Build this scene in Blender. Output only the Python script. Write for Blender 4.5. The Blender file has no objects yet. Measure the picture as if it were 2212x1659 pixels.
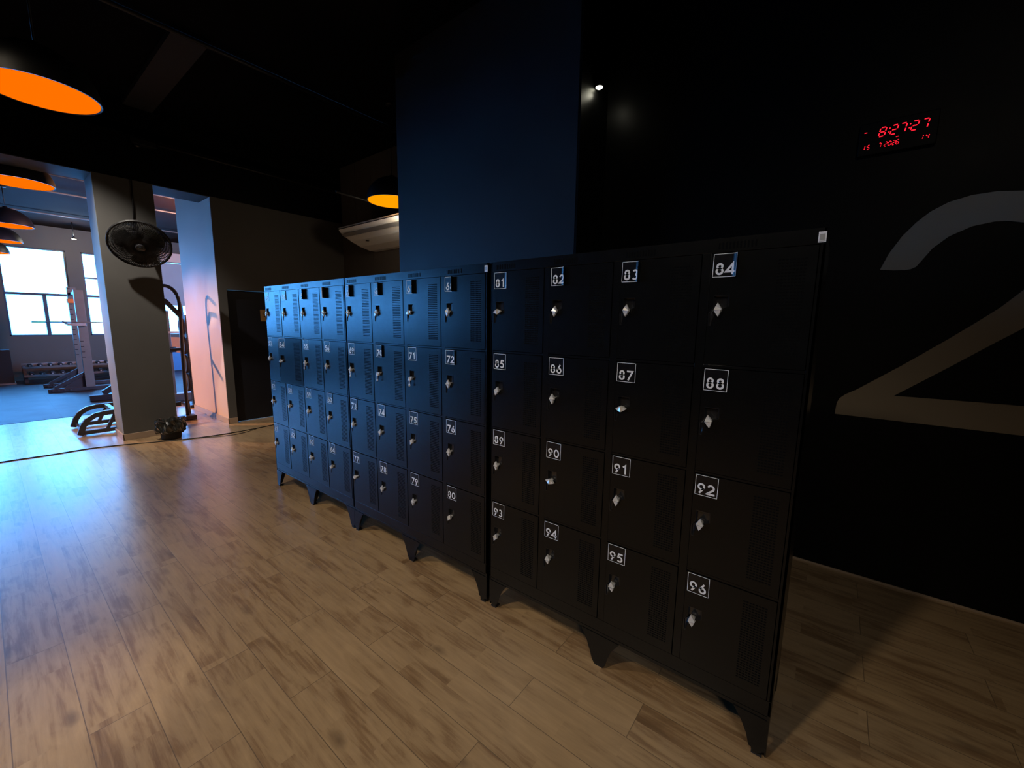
import bpy, bmesh, math, random
from mathutils import Vector, Matrix
PI = math.pi
random.seed(5)
scene = bpy.context.scene
COL = scene.collection

# ------------------------------------------------------------------ camera
cd = bpy.data.cameras.new('camera'); cam = bpy.data.objects.new('camera', cd); COL.objects.link(cam)
cd.sensor_width = 36.0; cd.lens = 888.49 / 2212 * 36.0; cd.clip_start = 0.02; cd.clip_end = 200
cam.matrix_world = (Matrix.Translation((0.0514, -1.670, 1.6373)) @ Matrix.Rotation(0.66188, 4, 'Z')
                    @ Matrix.Rotation(1.42502, 4, 'X') @ Matrix.Rotation(0.013338, 4, 'Z'))
scene.camera = cam
scene.view_settings.view_transform = 'Standard'
scene.view_settings.look = 'None'
scene.view_settings.gamma = 1.0
scene.view_settings.use_curve_mapping = False
scene.view_settings.exposure = 0.0

# ------------------------------------------------------------------ world: bright blue morning sky outside the gym windows
w = bpy.data.worlds.new('world'); scene.world = w; w.use_nodes = True
bg = w.node_tree.nodes['Background']
bg.inputs[0].default_value = (0.085, 0.39, 1.0, 1); bg.inputs[1].default_value = 22.0

# ------------------------------------------------------------------ lamps of the two rooms, plus added fill lights
def spot(name, loc, aim, energy, color, size=0.1, angle=80, blend=0.6):
    l = bpy.data.lights.new(name, 'SPOT'); l.energy = energy; l.color = color
    l.shadow_soft_size = size; l.spot_size = math.radians(angle); l.spot_blend = blend
    o = bpy.data.objects.new(name, l); COL.objects.link(o); o.location = loc
    o.rotation_euler = (Vector(aim) - Vector(loc)).to_track_quat('-Z', 'Y').to_euler()
    return o
def point(name, loc, energy, color, size=0.05):
    l = bpy.data.lights.new(name, 'POINT'); l.energy = energy; l.color = color; l.shadow_soft_size = size
    o = bpy.data.objects.new(name, l); COL.objects.link(o); o.location = loc
    return o
WARM = (1.0, 0.84, 0.62)
spot('downlight_or_fill', (-3.6, -2.9, 4.3), (-3.5, -2.0, 0), 235, WARM, 0.12, 104, 0.7)
spot('downlight_or_fill', (-1.3, -3.4, 4.3), (-1.3, -2.3, 0), 200, WARM, 0.12, 104, 0.7)
spot('downlight_or_fill', (1.4, -3.0, 4.3), (1.0, 1.5, 0.6), 42, WARM, 0.4, 84, 0.9)
spot('downlight_or_fill', (-6.45, -1.4, 4.3), (-7.35, -0.1, 0.5), 400, (1, .91, .80), 0.04, 62, 0.9)
spot('downlight_or_fill', (-2.6, -2.0, 4.3), (-2.35, -1.6, 0), 230, (1, .86, .72), 0.08, 15, 1.0)  # narrow spot added to make the bright pool on the floor
spot('downlight_or_fill', (2.4, -4.8, 4.0), (-1.5, 0.0, 0.9), 190, (1, .93, .84), 0.35, 50, 0.8)  # unseen fill added in front to brighten the locker numbers
spot('gym_spot_lamp', (-12.6, -4.6, 3.9), (-8.1, 0.6, 0.55), 3000, (1.0, 0.52, 0.30), 0.10, 30, 0.8)
point('gym_ceiling_fill', (-10.7, 1.9, 3.25), 420, (1.0, 0.42, 0.16), 0.2)  # unseen warm fill added to tint the gym ceiling orange
# light portal: guides sampling of the sky through the window band
pl = bpy.data.lights.new('window_portal', 'AREA'); pl.shape = 'RECTANGLE'; pl.size = 2.3; pl.size_y = 17.5
pl.cycles.is_portal = True
po = bpy.data.objects.new('window_portal', pl); COL.objects.link(po); po.location = (-16.72, -5.6, 2.28)
po.rotation_euler = (0, -PI / 2, 0)

# ------------------------------------------------------------------ materials
def mat(name, color, rough=0.5, metal=0.0, spec=0.5, emis=None, estr=0.0):
    m = bpy.data.materials.new(name); m.use_nodes = True
    b = m.node_tree.nodes['Principled BSDF']
    b.inputs['Base Color'].default_value = (*color, 1); b.inputs['Roughness'].default_value = rough
    b.inputs['Metallic'].default_value = metal; b.inputs['Specular IOR Level'].default_value = spec
    if emis: b.inputs['Emission Color'].default_value = (*emis, 1); b.inputs['Emission Strength'].default_value = estr
    return m
def N(m, t, **kw):
    n = m.node_tree.nodes.new(t)
    for k, v in kw.items(): setattr(n, k, v)
    return n
def mottled(name, c1, c2, scale=4.0, rough=0.5, bump=0.05, spec=0.5, bscale=60, metal=0.0, rvar=0.08):
    """procedural paint: soft colour variation plus fine surface bump"""
    m = mat(name, c1, rough, metal, spec); nt = m.node_tree; b = nt.nodes['Principled BSDF']
    tc = N(m, 'ShaderNodeTexCoord'); no = N(m, 'ShaderNodeTexNoise'); no.inputs['Scale'].default_value = scale; no.inputs['Detail'].default_value = 5
    nt.links.new(tc.outputs['Object'], no.inputs['Vector'])
    mx = N(m, 'ShaderNodeMix', data_type='RGBA'); mx.inputs[6].default_value = (*c1, 1); mx.inputs[7].default_value = (*c2, 1)
    nt.links.new(no.outputs['Fac'], mx.inputs[0]); nt.links.new(mx.outputs[2], b.inputs['Base Color'])
    mr = N(m, 'ShaderNodeMapRange'); mr.inputs['To Min'].default_value = max(0, rough - rvar); mr.inputs['To Max'].default_value = rough + rvar
    nt.links.new(no.outputs['Fac'], mr.inputs['Value']); nt.links.new(mr.outputs['Result'], b.inputs['Roughness'])
    n2 = N(m, 'ShaderNodeTexNoise'); n2.inputs['Scale'].default_value = bscale; n2.inputs['Detail'].default_value = 3
    nt.links.new(tc.outputs['Object'], n2.inputs['Vector'])
    bp = N(m, 'ShaderNodeBump'); bp.inputs['Strength'].default_value = bump; bp.inputs['Distance'].default_value = 0.002
    nt.links.new(n2.outputs['Fac'], bp.inputs['Height']); nt.links.new(bp.outputs['Normal'], b.inputs['Normal'])
    return m

def floor_material():
    m = mat('wood_plank_floor', (0.4, 0.3, 0.2), 0.26, 0, 0.5); nt = m.node_tree; L = nt.links; b = nt.nodes['Principled BSDF']
    b.inputs['Coat Weight'].default_value = 0.8; b.inputs['Coat Roughness'].default_value = 0.30
    tc = N(m, 'ShaderNodeTexCoord')
    mp = N(m, 'ShaderNodeMapping'); mp.inputs['Location'].default_value = (0.45, 0.06, 0); L.new(tc.outputs['Object'], mp.inputs['Vector'])
    br = N(m, 'ShaderNodeTexBrick'); br.offset = 0.37; br.offset_frequency = 2; br.squash = 1
    for k, v in (('Scale', 1), ('Mortar Size', 0.0016), ('Mortar Smooth', 0.1), ('Bias', 0), ('Brick Width', 1.22), ('Row Height', 0.19)): br.inputs[k].default_value = v
    br.inputs['Color1'].default_value = (0, 0, 0, 1); br.inputs['Color2'].default_value = (1, 1, 1, 1); br.inputs['Mortar'].default_value = (0.5, 0.5, 0.5, 1)
    L.new(mp.outputs['Vector'], br.inputs['Vector'])
    sc = N(m, 'ShaderNodeVectorMath', operation='SCALE'); sc.inputs['Scale'].default_value = 37.0; L.new(br.outputs['Color'], sc.inputs[0])
    ad = N(m, 'ShaderNodeVectorMath', operation='ADD'); L.new(mp.outputs['Vector'], ad.inputs[0]); L.new(sc.outputs['Vector'], ad.inputs[1])
    # grain streaks along the plank
    m1 = N(m, 'ShaderNodeMapping'); m1.inputs['Scale'].default_value = (1.3, 20, 1); L.new(ad.outputs['Vector'], m1.inputs['Vector'])
    n1 = N(m, 'ShaderNodeTexNoise'); n1.inputs['Scale'].default_value = 2.0; n1.inputs['Detail'].default_value = 9; n1.inputs['Roughness'].default_value = 0.66; n1.inputs['Distortion'].default_value = 0.6; L.new(m1.outputs['Vector'], n1.inputs['Vector'])
    # cloudy patches
    m2 = N(m, 'ShaderNodeMapping'); m2.inputs['Scale'].default_value = (2.2, 7, 1); L.new(ad.outputs['Vector'], m2.inputs['Vector'])
    n2 = N(m, 'ShaderNodeTexNoise'); n2.inputs['Scale'].default_value = 1.1; n2.inputs['Detail'].default_value = 6; n2.inputs['Roughness'].default_value = 0.6; n2.inputs['Distortion'].default_value = 1.2; L.new(m2.outputs['Vector'], n2.inputs['Vector'])
    # knots
    m3 = N(m, 'ShaderNodeMapping'); m3.inputs['Scale'].default_value = (1.9, 5.2, 1); L.new(ad.outputs['Vector'], m3.inputs['Vector'])
    v3 = N(m, 'ShaderNodeTexVoronoi'); v3.inputs['Scale'].default_value = 1.05; L.new(m3.outputs['Vector'], v3.inputs['Vector'])
    k3 = N(m, 'ShaderNodeMapRange'); k3.inputs['From Min'].default_value = 0.03; k3.inputs['From Max'].default_value = 0.17; k3.inputs['To Min'].default_value = 1; k3.inputs['To Max'].default_value = 0
    nk = N(m, 'ShaderNodeTexNoise'); nk.inputs['Scale'].default_value = 9; nk.inputs['Detail'].default_value = 3; L.new(ad.outputs['Vector'], nk.inputs['Vector'])
    sm = N(m, 'ShaderNodeMath', operation='MULTIPLY_ADD'); L.new(nk.outputs['Fac'], sm.inputs[0]); sm.inputs[1].default_value = 0.22; L.new(v3.outputs['Distance'], sm.inputs[2])
    sb = N(m, 'ShaderNodeMath', operation='SUBTRACT'); L.new(sm.outputs[0], sb.inputs[0]); sb.inputs[1].default_value = 0.09
    L.new(sb.outputs[0], k3.inputs['Value'])
    cr = N(m, 'ShaderNodeValToRGB'); e = cr.color_ramp.elements
    e[0].position = 0.36; e[0].color = (0.175, 0.098, 0.045, 1); e[1].position = 0.72; e[1].color = (0.48, 0.325, 0.175, 1)
    x = cr.color_ramp.elements.new(0.475); x.color = (0.29, 0.178, 0.090, 1)
    x = cr.color_ramp.elements.new(0.55); x.color = (0.39, 0.260, 0.138, 1)
    am = N(m, 'ShaderNodeMath', operation='MULTIPLY_ADD'); L.new(n2.outputs['Fac'], am.inputs[0]); am.inputs[1].default_value = 0.50
    a2 = N(m, 'ShaderNodeMath', operation='MULTIPLY'); L.new(n1.outputs['Fac'], a2.inputs[0]); a2.inputs[1].default_value = 0.54; L.new(a2.outputs[0], am.inputs[2])
    # printed strips inside each plank
    bs = N(m, 'ShaderNodeTexBrick'); bs.offset = 0.31; bs.offset_frequency = 2
    for k, v in (('Scale', 1), ('Mortar Size', 0.0), ('Bias', 0), ('Brick Width', 0.74), ('Row Height', 0.095)): bs.inputs[k].default_value = v
    bs.inputs['Color1'].default_value = (0, 0, 0, 1); bs.inputs['Color2'].default_value = (1, 1, 1, 1); bs.inputs['Mortar'].default_value = (0.5, 0.5, 0.5, 1)
    L.new(mp.outputs['Vector'], bs.inputs['Vector'])
    ss = N(m, 'ShaderNodeSeparateColor'); L.new(bs.outputs['Color'], ss.inputs['Color'])
    st = N(m, 'ShaderNodeMath', operation='MULTIPLY_ADD'); L.new(ss.outputs[0], st.inputs[0]); st.inputs[1].default_value = 0.085; L.new(am.outputs[0], st.inputs[2])
    s2 = N(m, 'ShaderNodeVectorMath', operation='SCALE'); s2.inputs['Scale'].default_value = 11.0; L.new(bs.outputs['Color'], s2.inputs[0])
    a5 = N(m, 'ShaderNodeVectorMath', operation='ADD'); L.new(ad.outputs['Vector'], a5.inputs[0]); L.new(s2.outputs['Vector'], a5.inputs[1])
    L.new(a5.outputs['Vector'], m1.inputs['Vector']); L.new(a5.outputs['Vector'], m2.inputs['Vector'])
    # tone of each plank
    sep = N(m, 'ShaderNodeSeparateColor'); L.new(br.outputs['Color'], sep.inputs['Color'])
    a3 = N(m, 'ShaderNodeMath', operation='MULTIPLY_ADD'); L.new(sep.outputs[0], a3.inputs[0]); a3.inputs[1].default_value = 0.07; L.new(st.outputs[0], a3.inputs[2])
    a4 = N(m, 'ShaderNodeMath', operation='SUBTRACT'); L.new(a3.outputs[0], a4.inputs[0]); a4.inputs[1].default_value = 0.045
    L.new(a4.outputs[0], cr.inputs['Fac'])
    kn = N(m, 'ShaderNodeMix', data_type='RGBA'); kn.inputs[7].default_value = (0.085, 0.048, 0.028, 1); L.new(cr.outputs['Color'], kn.inputs[6])
    km = N(m, 'ShaderNodeMath', operation='MULTIPLY'); L.new(k3.outputs['Result'], km.inputs[0]); km.inputs[1].default_value = 0.62; L.new(km.outputs[0], kn.inputs[0])
    mo = N(m, 'ShaderNodeMix', data_type='RGBA'); mo.inputs[7].default_value = (0.13, 0.085, 0.05, 1); L.new(kn.outputs[2], mo.inputs[6])
    mm = N(m, 'ShaderNodeMath', operation='MULTIPLY'); L.new(br.outputs['Fac'], mm.inputs[0]); mm.inputs[1].default_value = 0.85; L.new(mm.outputs[0], mo.inputs[0])
    L.new(mo.outputs[2], b.inputs['Base Color'])
    # height: seams and lightly cupped planks
    nw = N(m, 'ShaderNodeTexNoise'); nw.inputs['Scale'].default_value = 2.2; nw.inputs['Detail'].default_value = 1; L.new(mp.outputs['Vector'], nw.inputs['Vector'])
    hh = N(m, 'ShaderNodeMath', operation='MULTIPLY_ADD'); L.new(br.outputs['Fac'], hh.inputs[0]); hh.inputs[1].default_value = -0.9
    h2 = N(m, 'ShaderNodeMath', operation='MULTIPLY'); L.new(n1.outputs['Fac'], h2.inputs[0]); h2.inputs[1].default_value = 0.35; L.new(h2.outputs[0], hh.inputs[2])
    bp = N(m, 'ShaderNodeBump'); bp.inputs['Strength'].default_value = 0.22; bp.inputs['Distance'].default_value = 0.002; L.new(hh.outputs[0], bp.inputs['Height'])
    b2 = N(m, 'ShaderNodeBump'); b2.inputs['Strength'].default_value = 0.10; b2.inputs['Distance'].default_value = 0.02; L.new(nw.outputs['Fac'], b2.inputs['Height']); L.new(bp.outputs['Normal'], b2.inputs['Normal'])
    L.new(b2.outputs['Normal'], b.inputs['Normal'])
    rr = N(m, 'ShaderNodeMapRange'); rr.inputs['To Min'].default_value = 0.29; rr.inputs['To Max'].default_value = 0.40; L.new(n1.outputs['Fac'], rr.inputs['Value']); L.new(rr.outputs['Result'], b.inputs['Roughness'])
    return m

def rubber_floor_material():
    m = mottled('rubber_tile_floor', (0.015, 0.015, 0.016), (0.028, 0.028, 0.029), 3, 0.5, 0.2, 0.5, 220)
    nt = m.node_tree; b = nt.nodes['Principled BSDF']; tc = N(m, 'ShaderNodeTexCoord')
    br = N(m, 'ShaderNodeTexBrick'); br.offset = 0
    for k, v in (('Scale', 1), ('Mortar Size', 0.006), ('Brick Width', 1.0), ('Row Height', 1.0)): br.inputs[k].default_value = v
    nt.links.new(tc.outputs['Object'], br.inputs['Vector'])
    old = b.inputs['Base Color'].links[0].from_socket
    mx = N(m, 'ShaderNodeMix', data_type='RGBA'); nt.links.new(br.outputs['Fac'], mx.inputs[0]); nt.links.new(old, mx.inputs[6]); mx.inputs[7].default_value = (0.006, 0.007, 0.01, 1)
    nt.links.new(mx.outputs[2], b.inputs['Base Color'])
    return m

def glass_material(name, frost=0.0):
    m = bpy.data.materials.new(name); m.use_nodes = True; nt = m.node_tree; nt.nodes.clear(); L = nt.links
    out = N(m, 'ShaderNodeOutputMaterial'); tr = N(m, 'ShaderNodeBsdfTransparent'); tr.inputs[0].default_value = (0.96, 0.99, 1, 1)
    gl = N(m, 'ShaderNodeBsdfGlossy'); gl.inputs['Roughness'].default_value = 0.05
    fr = N(m, 'ShaderNodeFresnel'); fr.inputs[0].default_value = 1.45; mx = N(m, 'ShaderNodeMixShader')
    L.new(fr.outputs[0], mx.inputs[0]); L.new(tr.outputs[0], mx.inputs[1]); L.new(gl.outputs[0], mx.inputs[2]); res = mx.outputs[0]
    if frost:
        tl = N(m, 'ShaderNodeBsdfTranslucent'); tl.inputs[0].default_value = (0.85, 0.9, 0.92, 1)
        tc = N(m, 'ShaderNodeTexCoord'); no = N(m, 'ShaderNodeTexNoise'); no.inputs['Scale'].default_value = 5; L.new(tc.outputs['Object'], no.inputs['Vector'])
        mr = N(m, 'ShaderNodeMapRange'); mr.inputs['To Min'].default_value = frost - .12; mr.inputs['To Max'].default_value = frost + .12; L.new(no.outputs['Fac'], mr.inputs['Value'])
        m2 = N(m, 'ShaderNodeMixShader'); L.new(mr.outputs['Result'], m2.inputs[0]); L.new(res, m2.inputs[1]); L.new(tl.outputs[0], m2.inputs[2]); res = m2.outputs[0]
    L.new(res, out.inputs['Surface'])
    return m

M = dict(
    floor=floor_material(), rubber=rubber_floor_material(),
    black_wall=mottled('black_wall_paint', (0.0014, 0.0014, 0.0016), (0.0024, 0.0024, 0.0024), 3, 0.45, 0.06, 0.14, 90),
    black_ceiling=mottled('black_ceiling_paint', (0.0010, 0.0010, 0.0018), (0.0022, 0.0022, 0.0032), 2, 0.85, 0.1, 0.08, 50),
    beam=mottled('lit_beam_grey', (0.020, 0.021, 0.027), (0.028, 0.029, 0.035), 3, 0.7, 0.1, 0.3, 50),  # paler than the ceiling: the lit strip is put into the colour
    grey_wall=mottled('grey_wall_paint', (0.085, 0.082, 0.078), (0.115, 0.110, 0.104), 2.5, 0.6, 0.12, 0.4, 70),
    slate=mottled('slate_column_paint', (0.016, 0.016, 0.019), (0.021, 0.021, 0.024), 2.5, 0.5, 0.08, 0.5, 80),
    panel_wall=mottled('brown_grey_panel_wall', (0.075, 0.066, 0.058), (0.10, 0.088, 0.078), 1.5, 0.6, 0.08, 0.4, 60),
    gym_ceiling=mottled('dark_gym_ceiling', (0.013, 0.006, 0.003), (0.021, 0.010, 0.005), 1.2, 0.9, 0.1, 0.08, 30),
    gym_wall=mottled('grey_gym_wall', (0.09, 0.080, 0.065), (0.12, 0.108, 0.088), 2, 0.6, 0.1, 0.4, 60),
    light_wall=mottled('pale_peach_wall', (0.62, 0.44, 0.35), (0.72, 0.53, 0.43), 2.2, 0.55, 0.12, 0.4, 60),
    pale=mottled('pale_gym_wall', (0.30, 0.33, 0.36), (0.42, 0.44, 0.46), 2, 0.6, 0.1, 0.4, 50),
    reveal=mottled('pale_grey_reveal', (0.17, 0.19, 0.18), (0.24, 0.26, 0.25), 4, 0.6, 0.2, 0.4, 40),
    soffit=mottled('shaded_soffit_grey', (0.05, 0.055, 0.055), (0.07, 0.075, 0.075), 4, 0.7, 0.2, 0.3, 40),  # reveal grey darkened to hold the shade under the lintels
    skirting=mottled('light_wood_skirting', (0.36, 0.26, 0.18), (0.46, 0.34, 0.25), 6, 0.45, 0.05, 0.4, 80),
    navy=mottled('near_black_door', (0.006, 0.007, 0.012), (0.010, 0.011, 0.018), 3, 0.5, 0.04, 0.4, 90),
    locker=mottled('black_locker_enamel', (0.0024, 0.0026, 0.0030), (0.0036, 0.0040, 0.0045), 14, 0.25, 0.10, 0.38, 260, rvar=0.03),
    locker_in=mat('locker_gap_black', (0.002, 0.002, 0.002), 0.9, 0, 0.1),
    plastic=mottled('black_gloss_plastic', (0.012, 0.012, 0.014), (0.018, 0.018, 0.020), 20, 0.18, 0.02, 0.9, 200),
    chrome=mottled('chrome', (0.85, 0.84, 0.82), (0.72, 0.72, 0.72), 40, 0.25, 0.02, 0.6, 200, metal=0.3),
    lab_black=mottled('label_black_film', (0.005, 0.005, 0.006), (0.009, 0.009, 0.011), 60, 0.25, 0.05, 0.5, 80),
    lab_white=mottled('label_white_print', (0.82, 0.82, 0.84), (0.90, 0.90, 0.92), 60, 0.4, 0.02, 0.4, 80),
    two=mottled('pale_wall_lettering', (0.20, 0.158, 0.108), (0.235, 0.187, 0.13), 2, 0.38, 0.05, 0.5, 80),
    rubber_black=mottled('black_rubber', (0.010, 0.010, 0.011), (0.018, 0.018, 0.02), 20, 0.6, 0.1, 0.4, 120),
    steel=mottled('grey_machine_steel', (0.13, 0.125, 0.115), (0.18, 0.175, 0.16), 8, 0.38, 0.05, 0.5, 120, metal=0.1),
    dark_steel=mottled('dark_machine_steel', (0.030, 0.031, 0.036), (0.05, 0.05, 0.056), 8, 0.32, 0.05, 0.5, 120),
    silver=mottled('silver_metal', (0.5, 0.5, 0.5), (0.6, 0.6, 0.6), 12, 0.35, 0.03, 0.5, 120, metal=0.8),
    white_gloss=mottled('white_appliance_plastic', (0.72, 0.71, 0.66), (0.78, 0.77, 0.72), 5, 0.18, 0.01, 0.5, 100),
    orange=mottled('orange_band', (0.75, 0.17, 0.03), (0.85, 0.22, 0.04), 10, 0.5, 0.05, 0.4, 90),
    blue=mottled('blue_vinyl', (0.03, 0.12, 0.36), (0.05, 0.16, 0.42), 10, 0.35, 0.05, 0.5, 90),
    paper=mottled('tan_notice_paper', (0.42, 0.24, 0.09), (0.52, 0.31, 0.12), 30, 0.7, 0.02, 0.3, 90),
    ink=mat('brown_ink', (0.05, 0.02, 0.01), 0.7),
    frame=mottled('dark_window_frame', (0.03, 0.05, 0.08), (0.045, 0.07, 0.10), 6, 0.4, 0.03, 0.5, 90),
    shade=mottled('black_lamp_shade', (0.006, 0.006, 0.008), (0.012, 0.012, 0.014), 10, 0.5, 0.03, 0.4, 90),
    glow=mat('orange_lamp_glow', (0.004, 0.0, 0.0), 0.9, 0, 0.0, (1.0, 0.155, 0.0), 1.1),
    glow2=mat('amber_lamp_glow', (0.004, 0.001, 0.0), 0.9, 0, 0.0, (1.0, 0.33, 0.0), 1.1),
    led=mat('red_led', (0.1, 0.0, 0.0), 0.5, 0, 0.2, (1.0, 0.012, 0.03), 1.6),
    bulb=mat('white_bulb', (1, 1, 1), 0.5, 0, 0.2, (1.0, 0.97, 0.72), 9),
    glass=glass_material('clear_pane'), frost=glass_material('frosted_pane', 0.7),
    bag=mottled('black_bin_liner', (0.012, 0.013, 0.012), (0.030, 0.030, 0.028), 12, 0.28, 0.5, 0.6, 18),
    cable=mottled('black_cable', (0.008, 0.008, 0.009), (0.014, 0.014, 0.015), 12, 0.5, 0.03, 0.4, 60),
)

# ------------------------------------------------------------------ mesh helpers
class MB:
    """collects shapes, then links them as ONE mesh object"""
    def __init__(self): self.bm = bmesh.new(); self.mi = 0
    def face(self, pts):
        f = self.bm.faces.new([self.bm.verts.new(p) for p in pts]); f.material_index = self.mi; return f
    def box(self, x0, x1, y0, y1, z0, z1, mtx=None):
        c = [(x0, y0, z0), (x1, y0, z0), (x1, y1, z0), (x0, y1, z0), (x0, y0, z1), (x1, y0, z1), (x1, y1, z1), (x0, y1, z1)]
        v = [self.bm.verts.new(mtx @ Vector(p) if mtx else p) for p in c]
        for q in ((0, 3, 2, 1), (4, 5, 6, 7), (0, 1, 5, 4), (1, 2, 6, 5), (2, 3, 7, 6), (3, 0, 4, 7)):
            f = self.bm.faces.new([v[i] for i in q]); f.material_index = self.mi
        return self
    def tube(self, pts, r, n=10, sq=False, up=None, cap=True):
        """round (or square, sq=True) bar along a polyline"""
        pts = [Vector(p) for p in pts]; rings = []
        if sq: n = 4
        ref = Vector(up) if up else Vector((0, 0, 1))
        for i, p in enumerate(pts):
            a = (pts[min(i + 1, len(pts) - 1)] - p); b_ = (p - pts[max(i - 1, 0)])
            t = (a.normalized() if a.length > 1e-9 else Vector()) + (b_.normalized() if b_.length > 1e-9 else Vector())
            t.normalize()
            u = ref if abs(t.dot(ref)) < 0.95 else Vector((1, 0, 0))
            s = t.cross(u).normalized(); u2 = s.cross(t).normalized()
            rr = r[i] if isinstance(r, (list, tuple)) else r
            ring = []
            for k in range(n):
                an = 2 * PI * (k + 0.5) / n if sq else 2 * PI * k / n
                q = rr * 1.414 if sq else rr
                ring.append(self.bm.verts.new(p + s * math.cos(an) * q + u2 * math.sin(an) * q))
            rings.append(ring)
        for a, b_ in zip(rings, rings[1:]):
            for k in range(n):
                f = self.bm.faces.new((a[k], a[(k + 1) % n], b_[(k + 1) % n], b_[k])); f.material_index = self.mi; f.smooth = not sq
        if cap:
            for ring in (rings[0][::-1], rings[-1]): f = self.bm.faces.new(ring); f.material_index = self.mi
        return self
    def lathe(self, prof, c=(0, 0, 0), axis='Z', n=32, mtx=None, closed_top=False):
        """prof: (radius, height) pairs turned about an axis"""
        rings = []
        for r, h in prof:
            ring = []
            for k in range(n):
                a = 2 * PI * k / n; x, y = r * math.cos(a), r * math.sin(a)
                v = {'Z': (x, y, h), 'X': (h, x, y), 'Y': (x, h, y)}[axis]
                v = Vector(v) + Vector(c)
                ring.append(self.bm.verts.new(mtx @ v if mtx else v))
            rings.append(ring)
        for a, b_ in zip(rings, rings[1:]):
            for k in range(n):
                f = self.bm.faces.new((a[k], a[(k + 1) % n], b_[(k + 1) % n], b_[k])); f.material_index = self.mi; f.smooth = True
        for i, ring in ((0, rings[0][::-1]), (-1, rings[-1])):
            if prof[i][0] < 1e-3 or closed_top: f = self.bm.faces.new(ring); f.material_index = self.mi
        return self
    def prism(self, poly, axis, a0, a1):
        """extrude a 2D polygon; axis X: poly is (y,z); Y: (x,z); Z: (x,y)"""
        def P(p, a): return {'X': (a, p[0], p[1]), 'Y': (p[0], a, p[1]), 'Z': (p[0], p[1], a)}[axis]
        v0 = [self.bm.verts.new(P(p, a0)) for p in poly]; v1 = [self.bm.verts.new(P(p, a1)) for p in poly]; n = len(poly)
        for f in ([v0, v1[::-1]] + [(v0[i], v1[i], v1[(i + 1) % n], v0[(i + 1) % n])[::-1] for i in range(n)]):
            f = self.bm.faces.new(f); f.material_index = self.mi
        return self
    def build(self, name, mats, parent=None, bevel=0, loc=None, recalc=True, smooth=False):
        if recalc: bmesh.ops.recalc_face_normals(self.bm, faces=self.bm.faces)
        me = bpy.data.meshes.new(name); self.bm.to_mesh(me); self.bm.free()
        for mm in (mats if isinstance(mats, (list, tuple)) else [mats]): me.materials.append(mm)
        if smooth:
            for p in me.polygons: p.use_smooth = True
        o = bpy.data.objects.new(name, me); COL.objects.link(o)
        if parent: o.parent = parent
        if loc: o.location = loc
        if bevel:
            b = o.modifiers.new('bevel', 'BEVEL'); b.width = bevel; b.segments = 2; b.limit_method = 'ANGLE'; b.angle_limit = math.radians(40)
        return o
def tag(o, label=None, cat=None, group=None, kind=None):
    if label: o['label'] = label
    if cat: o['category'] = cat
    if group: o['group'] = group
    if kind: o['kind'] = kind
    return o
def thing(name, label, cat, loc=(0, 0, 0), rz=0, group=None):
    o = bpy.data.objects.new(name, None); COL.objects.link(o); o.location = loc; o.rotation_euler = (0, 0, rz); o.empty_display_size = 0.05
    return tag(o, label, cat, group)
def struct(name, mb, m, label, bevel=0, parent=None):
    o = mb.build(name, m, parent, bevel)
    if not parent: tag(o, label, None, None, 'structure')
    return o
def arc(cx, cy, r, a0, a1, n=10, ry=None):
    ry = ry or r
    return [(cx + r * math.cos(math.radians(a0 + (a1 - a0) * i / n)), cy + ry * math.sin(math.radians(a0 + (a1 - a0) * i / n))) for i in range(n + 1)]

# ------------------------------------------------------------------ room shell
XF, XB = -7.4, -7.9          # wall with the openings to the gym (its two faces)
XW = -16.5                   # window wall
CH, GH = 4.4, 4.0            # ceiling heights
RX1, RY0 = 3.4, -6.4         # far end of this room
struct('floor', MB().box(-9.87, RX1, -14.2, 5.2, -0.1, 0), M['floor'], 'brown oak-look plank floor of the locker room')
struct('floor_gym', MB().box(XW, -9.87, -14.2, 5.2, -0.1, 0.004), M['rubber'], 'dark blue-grey rubber tile floor of the gym')
struct('ceiling', MB().box(XF, RX1, RY0, 2.7, CH, CH + 0.1), M['black_ceiling'], 'black ceiling above the lockers')
struct('ceiling_gym', MB().box(XW - .3, XF, -14.2, 5.2, GH, GH + 0.1), M['gym_ceiling'], 'dark ceiling of the gym')
# end wall with openings: column, pier, lintel, black upper band
b = MB(); b.box(XB, XF, -0.63, -0.05, 0, 3.43)
struct('wall_column', b, M['grey_wall'], 'grey column between the two openings to the gym')
# pale reveal skins of the column and lintels, lit by the gym windows
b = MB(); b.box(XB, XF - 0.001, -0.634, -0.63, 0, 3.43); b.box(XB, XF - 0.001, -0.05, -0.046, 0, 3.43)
struct('trim_1', b, M['reveal'], 'pale blue-lit reveals around the gym openings')
b = MB(); b.box(XB, XF - 0.001, -6.2, -0.634, 3.42, 3.43); b.box(XB, XF - 0.001, -0.046, 0.60, 3.42, 3.43)
struct('trim_3', b, M['soffit'], 'soffits of the gym openings, shade put into their grey')
b = MB(); b.box(XB, XF, RY0, 2.7, 3.43, CH)
struct('wall_upper', b, M['black_wall'], 'black band of wall above the gym openings')
b = MB(); b.box(XB, XF, RY0 - 7.8, -6.2, 0, 3.43)
struct('wall_far_left', b, M['grey_wall'], 'grey wall left of the wide gym opening')
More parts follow.
